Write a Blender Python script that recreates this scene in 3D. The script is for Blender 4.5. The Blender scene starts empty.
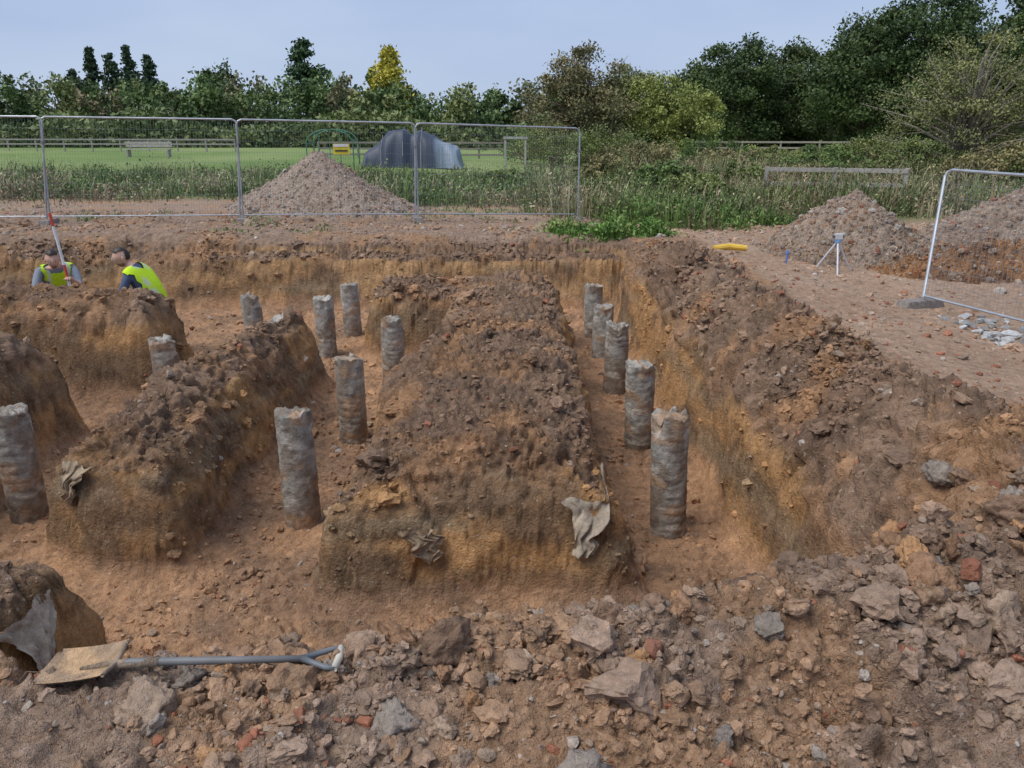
import bpy, bmesh, math, random
import numpy as np
from mathutils import Vector, Euler
R=np.random.default_rng(11); random.seed(5)
scene=bpy.context.scene
# ------------------------------------------------------------ noise
def H(ix,iy,iz,s):
    n=ix*np.uint32(374761393)+iy*np.uint32(668265263)+iz*np.uint32(2246822519)+np.uint32((s*3266489917)&0xffffffff)
    n=(n^(n>>np.uint32(13)))*np.uint32(1274126177)
    n=n^(n>>np.uint32(16))
    return (n&np.uint32(0xffffff)).astype(np.float32)/np.float32(0xffffff)
def U(a): return a.astype(np.int64).astype(np.uint32)
def vn(x,y,z,s=0):
    x=np.asarray(x,np.float32);y=np.asarray(y,np.float32);z=np.asarray(z,np.float32)
    x,y,z=np.broadcast_arrays(x,y,z)
    fx=np.floor(x);fy=np.floor(y);fz=np.floor(z)
    ax=x-fx;ay=y-fy;az=z-fz
    ax=ax*ax*(3-2*ax);ay=ay*ay*(3-2*ay);az=az*az*(3-2*az)
    X0=U(fx);Y0=U(fy);Z0=U(fz);o=np.uint32(1)
    def L(a,b,t): return a+(b-a)*t
    c=L(L(L(H(X0,Y0,Z0,s),H(X0+o,Y0,Z0,s),ax),L(H(X0,Y0+o,Z0,s),H(X0+o,Y0+o,Z0,s),ax),ay),
        L(L(H(X0,Y0,Z0+o,s),H(X0+o,Y0,Z0+o,s),ax),L(H(X0,Y0+o,Z0+o,s),H(X0+o,Y0+o,Z0+o,s),ax),ay),az)
    return c*2-1
def fbm(x,y,z,o=4,s=0,g=.5):
    r=0;a=1;t=0
    for i in range(o):
        r=r+a*vn(x*2**i+17.3*i,y*2**i+5.1*i,z*2**i+9.7*i,s+i*13);t+=a;a*=g
    return r/t
def worley(x,y,z,s=0):
    fx=np.floor(x);fy=np.floor(y);fz=np.floor(z)
    f1=np.full(x.shape,9,np.float32);f2=f1.copy();idv=np.zeros(x.shape,np.float32);tl=idv.copy()
    for i in(-1,0,1):
        for j in(-1,0,1):
            for k in(-1,0,1):
                a=U(fx+i);b=U(fy+j);c=U(fz+k)
                h=H(a,b,c,s);h2=H(a,b,c,s+1);h3=H(a,b,c,s+2)
                ex=x-(fx+i+h);ey=y-(fy+j+h2);ez=z-(fz+k+h3)
                d=np.sqrt(ex**2+ey**2+ez**2)
                m=d<f1
                f2=np.where(m,f1,np.minimum(f2,d));idv=np.where(m,(h*7.13+h2*3.7)%1,idv)
                tl=np.where(m,(ex*(((h2*5.3)%1)-.5)+ey*(((h3*6.1)%1)-.5)+ez*(((h*4.7)%1)-.5))*2,tl)
                f1=np.where(m,d,f1)
    return f1,f2,idv,tl
def ss(a,b,x):
    t=np.clip((x-a)/(b-a),0,1);return t*t*(3-2*t)
# ------------------------------------------------------------ mesh helpers
def mk(name,V,Fs,mats,mis=None,col=None,smooth=False,parent=None):
    me=bpy.data.meshes.new(name)
    V=np.ascontiguousarray(V,dtype=np.float32)
    me.vertices.add(len(V)); me.vertices.foreach_set('co',V.ravel())
    Fs=[np.asarray(f,np.int32) for f in Fs]
    lo=np.concatenate([f.ravel() for f in Fs]).astype(np.int32)
    tot=np.concatenate([np.full(len(f),f.shape[1]) for f in Fs])
    st=np.concatenate([[0],np.cumsum(tot)[:-1]]).astype(np.int32)
    me.loops.add(len(lo)); me.loops.foreach_set('vertex_index',lo)
    me.polygons.add(len(tot)); me.polygons.foreach_set('loop_start',st)
    for m in mats: me.materials.append(m)
    if mis is not None: me.polygons.foreach_set('material_index',np.asarray(mis,np.int32))
    me.polygons.foreach_set('use_smooth',np.full(len(tot),smooth))
    me.update(calc_edges=True)
    if col is not None:
        a=me.color_attributes.new('Col','FLOAT_COLOR','POINT')
        c=np.ones((len(V),4),np.float32);c[:,:3]=col;a.data.foreach_set('color',c.ravel())
    ob=bpy.data.objects.new(name,me);scene.collection.objects.link(ob)
    if parent: ob.parent=parent
    return ob
class MB:
    def __init__(s): s.V=[];s.F=[];s.M=[];s.C=[];s.n=0
    def add(s,V,F,mi=0,col=(.5,.5,.5)):
        V=np.asarray(V,np.float32);F=np.asarray(F,np.int32)
        s.V.append(V);s.F.append(F+s.n);s.M.append(np.full(len(F),mi));
        s.C.append(np.broadcast_to(np.asarray(col,np.float32),(len(V),3)));s.n+=len(V)
    def make(s,name,mats,smooth=False):
        return mk(name,np.concatenate(s.V),s.F,mats,np.concatenate(s.M),np.concatenate(s.C),smooth)
def grid_faces(nr,nc):
    id2=np.arange(nr*nc).reshape(nr,nc)
    return np.stack([id2[:-1,:-1],id2[:-1,1:],id2[1:,1:],id2[1:,:-1]],-1).reshape(-1,4)
def tube(pts,rad,sides=6,caps=True):
    pts=np.asarray(pts,float);n=len(pts)
    rad=np.broadcast_to(np.asarray(rad,float),(n,))
    tg=np.gradient(pts,axis=0);tg/=np.linalg.norm(tg,axis=1)[:,None]+1e-9
    ref=np.array([0,0,1.]) if abs(tg[0,2])<.8 else np.array([1.,0,0])
    V=[]
    for i in range(n):
        u=np.cross(tg[i],ref);u/=np.linalg.norm(u)+1e-9;w=np.cross(tg[i],u)
        a=np.arange(sides)*2*math.pi/sides
        V.append(pts[i]+rad[i]*(np.cos(a)[:,None]*u+np.sin(a)[:,None]*w))
    V=np.concatenate(V);F=[]
    for i in range(n-1):
        for k in range(sides):
            F.append((i*sides+k,i*sides+(k+1)%sides,(i+1)*sides+(k+1)%sides,(i+1)*sides+k))
    t=[]
    if caps:
        for base in (0,(n-1)*sides):
            V=np.vstack([V,pts[0 if base==0 else -1]]);c=len(V)-1
            for k in range(sides): t.append((base+k,base+(k+1)%sides,c))
    return V,F,t
def addtube(b,pts,rad,sides=6,mi=0,col=(.5,.5,.5)):
    V,q,t=tube(pts,rad,sides)
    n0=b.n;b.add(V,q,mi,col)
    if t: b.F.append(np.asarray(t,np.int32)+n0);b.M.append(np.full(len(t),mi))
def box(b,c,s,mi=0,col=(.5,.5,.5),rz=0,tap=1.0,bev=.08):
    bm=bmesh.new();bmesh.ops.create_cube(bm,size=1)
    for v in bm.verts:
        k=tap if v.co.z>0 else 1
        v.co=Vector((v.co.x*s[0]*k,v.co.y*s[1]*k,v.co.z*s[2]))
    if bev: bmesh.ops.bevel(bm,geom=bm.edges[:],offset=bev*min(s),segments=2,affect='EDGES')
    bmesh.ops.triangulate(bm,faces=bm.faces[:])
    V=np.array([v.co[:] for v in bm.verts]);F=np.array([[v.index for v in f.verts] for f in bm.faces]);bm.free()
    cz,sz=math.cos(rz),math.sin(rz)
    V=V@np.array([[cz,sz,0],[-sz,cz,0],[0,0,1]])+np.array(c)
    b.add(V,F,mi,col)
# ------------------------------------------------------------ materials
def newmat(name):
    m=bpy.data.materials.new(name);m.use_nodes=True
    nt=m.node_tree;return m,nt,nt.nodes['Principled BSDF']
def colmat(name,rough=.85,nscale=20,namp=.35,bump=.3,bscale=60,bdist=.01,metal=0,spec=.2,peb=False):
    m,nt,p=newmat(name);N=nt.nodes;L=nt.links
    at=N.new('ShaderNodeAttribute');at.attribute_name='Col'
    tc=N.new('ShaderNodeTexCoord')
    nz=N.new('ShaderNodeTexNoise');nz.inputs['Scale'].default_value=nscale;nz.inputs['Detail'].default_value=6 if bump else 1;nz.inputs['Roughness'].default_value=.75
    L.new(tc.outputs['Object'],nz.inputs['Vector'])
    mr=N.new('ShaderNodeMapRange');mr.inputs[1].default_value=.3;mr.inputs[2].default_value=.7;mr.inputs[3].default_value=1-namp;mr.inputs[4].default_value=1+namp
    L.new(nz.outputs['Fac'],mr.inputs[0])
    vm=N.new('ShaderNodeVectorMath');vm.operation='SCALE'
    L.new(at.outputs['Color'],vm.inputs[0]);L.new(mr.outputs[0],vm.inputs['Scale'])
    out=vm.outputs[0]
    if peb:
        vo=N.new('ShaderNodeTexVoronoi');vo.inputs['Scale'].default_value=60;vo.inputs['Randomness'].default_value=1
        va=N.new('ShaderNodeVectorMath');va.operation='MULTIPLY_ADD';va.inputs[1].default_value=(.03,.03,.03)
        L.new(nz.outputs['Color'],va.inputs[0]);L.new(tc.outputs['Object'],va.inputs[2])
        L.new(va.outputs[0],vo.inputs['Vector'])
        sp=N.new('ShaderNodeSeparateColor');L.new(vo.outputs['Color'],sp.inputs[0])
        g=N.new('ShaderNodeMath');g.operation='GREATER_THAN';g.inputs[1].default_value=.88;L.new(sp.outputs[0],g.inputs[0])
        ls=N.new('ShaderNodeMath');ls.operation='LESS_THAN';ls.inputs[1].default_value=.4;L.new(vo.outputs['Distance'],ls.inputs[0])
        mu=N.new('ShaderNodeMath');mu.operation='MULTIPLY';L.new(g.outputs[0],mu.inputs[0]);L.new(ls.outputs[0],mu.inputs[1])
        m2=N.new('ShaderNodeMath');m2.operation='MULTIPLY';m2.inputs[1].default_value=.6;L.new(mu.outputs[0],m2.inputs[0])
        cr=N.new('ShaderNodeValToRGB');cr.color_ramp.elements[0].color=(.36,.22,.14,1);cr.color_ramp.elements[1].color=(.58,.50,.42,1)
        e=cr.color_ramp.elements.new(.5);e.color=(.44,.23,.12,1)
        L.new(sp.outputs[1],cr.inputs[0])
        mx=N.new('ShaderNodeMix');mx.data_type='RGBA';L.new(m2.outputs[0],mx.inputs[0]);L.new(out,mx.inputs[6]);L.new(cr.outputs[0],mx.inputs[7])
        out=mx.outputs[2]
    L.new(out,p.inputs['Base Color'])
    p.inputs['Roughness'].default_value=rough;p.inputs['Metallic'].default_value=metal
    p.inputs['Specular IOR Level'].default_value=spec
    if bump:
        bn=N.new('ShaderNodeTexNoise');bn.inputs['Scale'].default_value=bscale;bn.inputs['Detail'].default_value=4;bn.inputs['Roughness'].default_value=.75
        L.new(tc.outputs['Object'],bn.inputs['Vector'])
        bu=N.new('ShaderNodeBump');bu.inputs['Strength'].default_value=bump;bu.inputs['Distance'].default_value=bdist
        L.new(bn.outputs['Fac'],bu.inputs['Height']);L.new(bu.outputs[0],p.inputs['Normal'])
    return m
M_soil=colmat('soil',.95,11,.40,1.0,34,.045,peb=True,spec=.1)
M_clod=colmat('clod',.95,22,.35,1.0,50,.02,spec=.1)
M_conc=colmat('pile_concrete',.85,16,.42,.9,45,.02)
M_leaf=colmat('leaf',.6,1.5,.2,0)
M_blade=colmat('grass_blade',.6,1,.15,0)
M_bark=colmat('bark',.9,8,.3,.4,20,.03)
M_metal=colmat('galvanised_steel',.45,6,.15,0,metal=.6,spec=.5)
M_paint=colmat('painted',.5,10,.1,0,spec=.4)
M_cloth=colmat('cloth',.9,30,.15,.3,80,.005)
M_rag=colmat('geotextile',.95,12,.4,.7,50,.015)
M_skin=colmat('skin',.5,30,.08,.1,100,.002,spec=.4)

# ------------------------------------------------------------ terrain
def axis(*segs):
    o=[]
    for a,b,st in segs: o.append(np.arange(a,b,st))
    return np.concatenate(o)
def geo(a,b,st,g):
    o=[];x=a
    while x<b: x+=st;st*=g;o.append(x)
    return np.array(o)
xs=axis((-9.8,-3.4,.022),(-3.4,3.4,.0118),(3.4,7.5,.03))
xs=np.concatenate([-geo(9.8,600,.04,1.08)[::-1],xs,geo(7.5,600,.04,1.08)])
ys=[1.2];
while ys[-1]<15: ys.append(ys[-1]+min(max(.0030*ys[-1],.0080),.035))
ys=np.concatenate([-geo(-1.2,60,.03,1.15)[::-1],ys,geo(ys[-1],1200,.05,1.05)])
X,Y=np.meshgrid(xs,ys);X=X.astype(np.float32);Y=Y.astype(np.float32)
near=((Y<17.5)&(Y>0.3)&(np.abs(X)<11))
sh=X.shape
def rect(x,y,x0,x1,y0,y1,r=.2):
    qx=np.abs(x-(x0+x1)/2)-(x1-x0)/2+r;qy=np.abs(y-(y0+y1)/2)-(y1-y0)/2+r
    return np.hypot(np.maximum(qx,0),np.maximum(qy,0))+np.minimum(np.maximum(qx,qy),0)-r
zero=np.zeros_like(X)
wx=X+.15*fbm(X*1.2,Y*1.2,zero,2,1)+.03*vn(X*3.5,Y*3.5,zero,8)
wy=Y+.15*fbm(X*1.2,Y*1.2,zero,2,2)+.03*vn(X*3.5,Y*3.5,zero,9)
low=fbm(X*.8,Y*.8,zero,3,5)
base=-.25*ss(2.6,5,X)*ss(-2,6,Y)-.2*ss(-8,2,X)*ss(12,16,Y)*(1-ss(2.6,5,X))+.04*low
base=base*(1-ss(60,120,Y))
floor=-1.1+.08*low
PD=[-.6,-.28,-.13,-.05,.04,.12,.36];PF=[1.02,1.0,.9,.66,.2,.06,0]
h=floor.copy()
def block(x0,x1,y0,y1,top,cr=.1,pd=PD,r=.16):
    global h
    d=rect(wx,wy,x0,x1,y0,y1,r)
    f=np.interp(d,pd,PF).astype(np.float32)
    t=top+cr*ss(.0,-.5,d)
    h=np.maximum(h,floor+(t-floor)*f)
block(np.interp(wy,[4,7,9],[-1.18,-.92,-.84]),.66,4.08,10.5,np.interp(Y,[4.1,4.6,5.6,8,10.5],[-.48,-.23,-.10,-.14,-.25]),.07)
block(-1.85,-.2,9.3,10.5,-.26,.06)
block(np.interp(wy,[4,6,8],[-3.22,-2.9,-2.65]),-2.12,4.5,8.5,np.interp(Y,[4.5,6,8],[-.34,-.20,-.26]),.12)
block(-9.3,-3.72,7.85,8.8,-.08,.1)
block(-9.3,-4.15,4.3,6.8,-.06,.14)
block(-5.2,-2.02,2.1,3.25,-.16,.1)
yf=2.62+.16*X
d=-rect(wx,wy,-10.6,1.68,yf,12.9,.3)
berm=.28*np.exp(-((X-2.2-.1*low)/.38)**2)*ss(2.2,3.2,Y)*(1-ss(10,12,Y))*(.8+.4*low)
berm+=(.05+.13*ss(-1,2,X))*np.exp(-((Y-yf+.45)/.4)**2)*(X<6)
berm+=.17*ss(.8,2.2,X)*ss(4.6,3.4,Y)*ss(1.0,2.0,Y)*ss(4.5,3.5,X)
t=base+berm
f=np.interp(d,[-.4,-.1,0,.07,.15,.42],[1,.88,.64,.2,.06,0]).astype(np.float32)
h=np.maximum(h,floor+(t-floor)*f)
bank=np.interp(wy,[12.3,12.42,12.6,13.2,13.6],[-1.1,-.8,-.32,-.18,0])
bank=np.where(X<1.68+.3,bank,-9)+base*ss(12,13.5,Y)
h=np.maximum(h,np.where(Y<13.7,bank,-9))
outside=(d<-.15)|(Y>13.3)
trk=ss(2.7,3.0,X)*(1-ss(7,9,X))*ss(2.5,3.5,Y)*(1-ss(12,13,Y))*ss(-.3,.3,low+.2)
for cx_ in (3.35,4.5,5.9):
    bx=X-(cx_+.12*(Y-6)*.3)
    h+=trk*ss(.24,.18,np.abs(bx))*(.010*np.sin(2*math.pi*(Y+.3*bx)/.16)-.02)
Z=h.astype(np.float32)
dzx=np.gradient(Z,axis=1)/np.gradient(X,axis=1);dzy=np.gradient(Z,axis=0)/np.gradient(Y,axis=0)
nl=np.sqrt(dzx**2+dzy**2+1);NX=-dzx/nl;NY=-dzy/nl;NZ=1/nl
isfloor=ss(-.85,-1.0,Z)
wall=ss(.86,.6,NZ)*(Y<13)
rough=np.where(outside,.45,1.0)
rough=np.where(outside&(X>1.6)&(X<2.9)&(Y<12),1.1,rough)
rough=np.where(outside&(Y<3.6),1.0,rough)
rough=np.where(outside&(Y<2.0)&(X<.3),.6,rough)
flat=ss(2.75,3.2,X+.5*low)*ss(2.8,3.9,Y)
rough=rough*(1-.65*flat)
rough=np.where((Y>13.3),.42,rough)
rough=rough*(1-.6*isfloor)
m=near
px,py,pz=X[m],Y[m],Z[m];r_=rough[m];wl=wall[m]
dx=fbm(px*5,py*5,pz*5,3,31)*.09;dy=fbm(px*5,py*5,pz*5,3,37)*.09;dz_=fbm(px*5,py*5,pz*5,3,39)*.09
disp=.06*fbm(px*2.2,py*2.2,pz*2.2,4,41)*(1-.6*wl)
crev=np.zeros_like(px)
big=ss(-.25,.35,fbm(px*1.6,py*1.6,pz*1.6,3,45))
wk=wl*(.24+.30*ss(-.55,-.2,pz))
for sc,am,s,wt,ww in((4.2,.085,50,big,1),(8.5,.06,60,.4+.6*big,1),(18,.034,70,1,.8),(38,.013,75,1,0)):
    f1,f2,idv,tl=worley((px+dx)*sc,(py+dy)*sc,(pz+dz_)*sc,s)
    e=np.clip((f2-f1)*3.0,0,1)**.7
    a1=e*(.15+1.1*idv**1.5+.9*tl)-.35
    a2=.5*idv+1.0*tl+.3*e-.4
    disp+=am*(a1*wt*(1-wl)+a2*wk*ww)
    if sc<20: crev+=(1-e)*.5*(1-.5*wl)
disp+=.012*fbm(px*26,py*26,pz*26,3,80)*(1-wl)
disp=disp*r_*1.15+wl*.03*fbm(px*1.6,py*1.6,pz*6,3,90)+.006*fbm(px*14,py*14,pz*14,3,95)*(1-.8*wl)
DX=zero.copy();DX[m]=disp
DX*=ss(17.4,16.5,Y)
PX=X+NX*DX;PY=Y+NY*DX;PZ=Z+NZ*DX
def C3(*c): return np.array(c,np.float32)
n1=fbm(X*1.1,Y*1.1,Z*1.1,4,101)*.5+.5;n2=fbm(X*5,Y*5,Z*5,4,111)*.5+.5
n3=fbm(X*2.3,Y*2.3,Z*2.3,5,115)*.5+.5
def mixc(a,b,t): return a*(1-t[...,None])+b*t[...,None]
one=np.ones(sh+(3,),np.float32)
top=mixc(one*C3(.285,.18,.118),one*C3(.43,.285,.19),np.clip(n1*1.6-.3,0,1))
top=mixc(top,one*C3(.52,.285,.14),ss(.50,.62,n3)*.65)
top=mixc(top,one*C3(.195,.13,.09),ss(.52,.40,n2)*.55)
grav=mixc(one*C3(.46,.33,.245),one*C3(.34,.23,.16),n2)
grav=mixc(grav,one*C3(.47,.275,.15),ss(.50,.64,n3)*.6)
track=mixc(one*C3(.55,.385,.27),one*C3(.43,.28,.185),np.clip(n1*1.6-.3,0,1))
nc_=fbm(X*1.0,Y*1.0,Z*5,5,121)*.5+.5
clay=mixc(one*C3(.30,.185,.10),one*C3(.56,.31,.135),ss(.40,.56,nc_))
clay=mixc(clay,one*C3(.20,.135,.09),ss(.53,.63,n3)*.75)
clay=mixc(clay,one*C3(.42,.31,.19),ss(.60,.68,fbm(X*1.2,Y*1.2,Z*9,4,127)*.5+.5)*.55)
clay=mixc(clay,one*C3(.56,.36,.19),ss(11.8,12.2,Y)*ss(.4,.6,nc_)*.5)
flo=mixc(one*C3(.58,.33,.18),one*C3(.36,.22,.135),ss(.40,.64,n3))
col=top
col=mixc(col,grav,np.where(outside&(Y<3.2),1-ss(2.1,3.2,Y+.6*low),0)*.85)
col=mixc(col,grav*1.03,np.where(Y>12.8,ss(12.8,13.5,Y),0)*.9)
col=mixc(col,track,flat*.95)
col=mixc(col,clay,wall*ss(-.18,-.36,Z+.6*(n3-.5)+.2*(n2-.5))*.95)
col=mixc(col,flo,isfloor*.9)
gz=Y+1.5*fbm(X*.25,Y*.25,zero,3,131)
grass=mixc(one*C3(.12,.16,.05),one*C3(.22,.21,.10),n1)
nf=fbm(X*.12,Y*.12,zero,4,141)*.5+.5
field=mixc(one*C3(.17,.25,.075),one*C3(.26,.32,.12),ss(.3,.7,nf))
col=mixc(col,grass,ss(19.0,20.5,gz+ss(1,3,X)*2.2))
col=mixc(col,field,ss(32,38,gz))
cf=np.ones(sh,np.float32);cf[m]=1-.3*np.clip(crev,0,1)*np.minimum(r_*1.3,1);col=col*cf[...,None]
ny_,nx_=sh
F=grid_faces(ny_,nx_).astype(np.int32)
P=np.stack([PX,PY,PZ],-1).reshape(-1,3)
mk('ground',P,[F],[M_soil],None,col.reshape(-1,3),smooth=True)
def hz(x,y):
    x=np.asarray(x,float);y=np.asarray(y,float)
    i=np.clip(np.searchsorted(xs,x)-1,0,nx_-2);j=np.clip(np.searchsorted(ys,y)-1,0,ny_-2)
    a=(x-xs[i])/(xs[i+1]-xs[i]);b=(y-ys[j])/(ys[j+1]-ys[j])
    return (PZ[j,i]*(1-a)+PZ[j,i+1]*a)*(1-b)+(PZ[j+1,i]*(1-a)+PZ[j+1,i+1]*a)*b

# ------------------------------------------------------------ clods / stones
def ico(sub):
    bm=bmesh.new();bmesh.ops.create_icosphere(bm,subdivisions=sub,radius=1)
    V=np.array([v.co[:] for v in bm.verts]);Fc=np.array([[v.index for v in f.verts] for f in bm.faces]);bm.free();return V,Fc
def rocks(name,sub,pos,size,colr,mat,smooth=False,crumb=1.0,flatn=.75,cuts=9):
    V0,F0=ico(sub);K=18;vs=[]
    for k in range(K):
        v=V0*R.uniform(.7,1.2,3)
        for q in range(cuts):
            dr=R.normal(size=3);dr/=np.linalg.norm(dr);l=.45+.35*R.random()
            dd=v@dr-l;v=v-np.maximum(dd,0)[:,None]*dr*.95
        nn=fbm(V0[:,0]*2.2+k*9,V0[:,1]*2.2,V0[:,2]*2.2,3,200+k)
        v=v*(1+crumb*.5*nn)[:,None]
        if sub>=3: v=v*(1+crumb*.22*fbm(V0[:,0]*6+k*3,V0[:,1]*6,V0[:,2]*6,3,300+k))[:,None]
        v=v+.035*crumb*R.normal(size=v.shape)*(.6 if sub>2 else 1.2)
        vs.append(v*1.15)
    vs=np.array(vs);n=len(pos)
    kk=R.integers(0,K,n)
    q=R.normal(size=(n,4));q/=np.linalg.norm(q,axis=1)[:,None];w,x,y,z=q.T
    Rm=np.stack([1-2*(y*y+z*z),2*(x*y-z*w),2*(x*z+y*w),2*(x*y+z*w),1-2*(x*x+z*z),2*(y*z-x*w),2*(x*z-y*w),2*(y*z+x*w),1-2*(x*x+y*y)],-1).reshape(n,3,3)
    sc=size[:,None]*(1+.35*R.uniform(-1,1,(n,3)))
    v=vs[kk]*sc[:,None,:]
    v=np.einsum('nij,nvj->nvi',Rm,v);v[:,:,2]*=flatn
    v+=pos[:,None,:]
    nv=len(V0)
    Fr=(F0[None]+(np.arange(n)*nv)[:,None,None]).reshape(-1,3)
    return mk(name,v.reshape(-1,3),[Fr],[mat],None,np.repeat(colr,nv,axis=0),smooth=smooth)
pal_st=np.array([(.48,.38,.29),(.62,.56,.48),(.50,.29,.16),(.36,.31,.27),(.52,.38,.27),(.72,.68,.62),(.46,.15,.08)])
area=(np.gradient(xs)[None,:]*np.gradient(ys)[:,None])
vis=near&(Y>1.35)&(Y<17)&(np.abs(X)<1.5+Y*.85)
YC=np.maximum(Y,1.0)
colf=col.reshape(-1,3)
def pick(weight,n):
    w=(weight*vis).ravel().astype(np.float64);c=np.cumsum(w);i=np.minimum(np.searchsorted(c,R.random(n)*c[-1]),len(P)-1)
    return P[i].astype(float),i
def soilc(i,lo=.85,hi=1.25):
    return colf[i]*R.uniform(lo,hi,(len(i),1))
patch=.15+ss(-.15,.45,fbm(X*1.4,Y*1.4,zero,3,150))*1.8
W=area*(rough**2)*patch*(1-.75*wall)
p,i=pick(W/(YC+.5)**.6,1900);s=np.clip(.022*R.lognormal(0,.5,len(p)),.012,.08)*(1+.05*p[:,1])
p[:,2]+=s*.1;rocks('soil_clods',3,p,s,soilc(i),M_clod,False)
p,i=pick(W/(YC+.2)**1.2,22000);s=np.clip(.0085*R.lognormal(0,.5,len(p)),.003,.032)*(1+.10*p[:,1])
p[:,2]+=s*.1;rocks('soil_crumbs',2,p,s,soilc(i,.8,1.3),M_clod,False)
W2=area*np.where(outside,1.0,.45)*(1-.75*wall)*(.25+patch*.5)*(1-.35*flat)
p,i=pick(W2/(YC+.2)**1.2,13000);s=np.clip(.0050*R.lognormal(0,.58,len(p)),.002,.026)*(1+.15*p[:,1])
cc=pal_st[R.choice(7,len(p),p=[.24,.08,.22,.16,.14,.04,.12])]*R.uniform(.6,1.0,(len(p),1))
cc=cc*.65+soilc(i)*.35
p[:,2]+=s*.1;rocks('gravel_stones',2,p,s,cc,M_clod,False,crumb=.4)
n=300;bx=R.uniform(-1.2,3.6,n);by=2.62+.16*bx-.35+R.normal(0,.32,n);k=(by>1.45)
by=by[k];bx=bx[k];s=np.clip(.030*R.lognormal(0,.45,len(bx)),.014,.085)
p=np.stack([bx,by,hz(bx,by)+s*.1],-1)
rocks('large_clods',4,p,s,np.array([(.37,.24,.155),(.28,.18,.12),(.50,.28,.14),(.38,.27,.19),(.35,.205,.12),(.33,.27,.22)])[R.integers(0,6,len(p))]*R.uniform(.8,1.12,(len(p),1)),M_clod,True,crumb=1.15,flatn=.9,cuts=5)
nb_=420;bx=R.uniform(-3,5,nb_);by=1.5+R.random(nb_)**1.6*8;k=hz(bx,by)>-.4;bx=bx[k];by=by[k]
b=MB()
for x,y in zip(bx,by):
    sz=R.uniform(.008,.026)*(1+.08*y)
    bm=bmesh.new();bmesh.ops.create_cube(bm,size=1)
    for v in bm.verts: v.co=Vector((v.co.x*sz*R.uniform(1.2,2.2),v.co.y*sz*R.uniform(.8,1.4),v.co.z*sz*R.uniform(.6,1.0)))
    bmesh.ops.bevel(bm,geom=bm.edges[:],offset=sz*.12,segments=1,affect='EDGES');bmesh.ops.triangulate(bm,faces=bm.faces[:])
    V=np.array([v.co[:] for v in bm.verts]);Fb=np.array([[v.index for v in f.verts] for f in bm.faces]);bm.free()
    M=np.array(Euler((R.uniform(-.6,.6),R.uniform(-.6,.6),R.uniform(0,6))).to_matrix())
    b.add(V@M.T+np.array([x,y,float(hz(x,y))+sz*.2]),Fb,0,np.array((.44,.155,.085))*R.uniform(.6,1.15)*.75+np.array((.3,.22,.16))*.25)
b.make('brick_fragments',[M_clod])

# ------------------------------------------------------------ mounds
def mound(name,cx,cy,rx,ry,hh,z0,c1,c2,seed,am=.05,nst=1500,ssz=.02):
    n=210;g=np.linspace(-1.15,1.15,n);gx,gy=np.meshgrid(g,g)
    rr=np.hypot(gx,gy)+.14*fbm(gx*2,gy*2,gx*0,3,seed)
    hgt=hh*(np.sqrt((1-np.clip(rr,0,1))**2+.01)-.1)*1.08
    hgt=np.where(rr>1,(1-rr)*hh*.8,hgt)
    x=cx+gx*rx;y=cy+gy*ry;z=z0+hgt
    for sc,a_ in((5,am),(11,am*.6),(24,am*.35)):
        f1,f2,idv,tl=worley((x*sc).ravel(),(y*sc).ravel(),(z*sc).ravel(),seed+3)
        z=z+(a_*(np.clip((f2-f1)*2.5,0,1)*(.2+idv+.8*tl)-.3)).reshape(z.shape)*(rr<1)
    z=z+.05*fbm(x*3,y*3,z*3,4,seed+9)
    t=ss(.3,.7,fbm(x*2,y*2,z*2,4,seed+20)*.5+.5)
    c=np.array(c1)*(1-t[...,None])+np.array(c2)*t[...,None]
    V=np.stack([x,y,z],-1).reshape(-1,3)
    b=MB();b.add(V,grid_faces(n,n),0,c.reshape(-1,3))
    ok=np.where((rr<1).ravel())[0];k=R.choice(ok,nst);
    V0,F0=ico(1);s=np.clip(ssz*R.lognormal(0,.5,nst),.008,.07)
    cc=pal_st[R.choice(7,nst,p=[.3,.09,.19,.16,.13,.04,.09])]*R.uniform(.6,1.0,(nst,1))*.7+c.reshape(-1,3)[k]*.3
    vv=V0[None]*(s[:,None]*R.uniform(.5,1.3,(nst,3)))[:,None,:]*R.uniform(.75,1.25,(nst,len(V0),1))+V[k][:,None,:]
    b.add(vv.reshape(-1,3),(F0[None]+(np.arange(nst)*len(V0))[:,None,None]).reshape(-1,3),0,np.repeat(cc,len(V0),axis=0))
    return b.make(name,[M_soil],False)
mound('gravel_mound',-4.45,18.3,2.6,1.9,1.35,-.12,(.46,.36,.28),(.38,.29,.22),300,nst=2800)
mound('gravel_mound',5.5,12.6,1.7,1.3,1.12,-.27,(.44,.34,.26),(.35,.25,.18),340,.07,2800)
mound('gravel_mound',8.9,13.6,2.1,1.6,1.05,-.25,(.44,.34,.26),(.33,.24,.18),370,.07,2800)
mound('soil_mound',6.9,11.0,1.8,.85,.45,-.27,(.26,.145,.085),(.44,.24,.12),400,.14)

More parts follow.
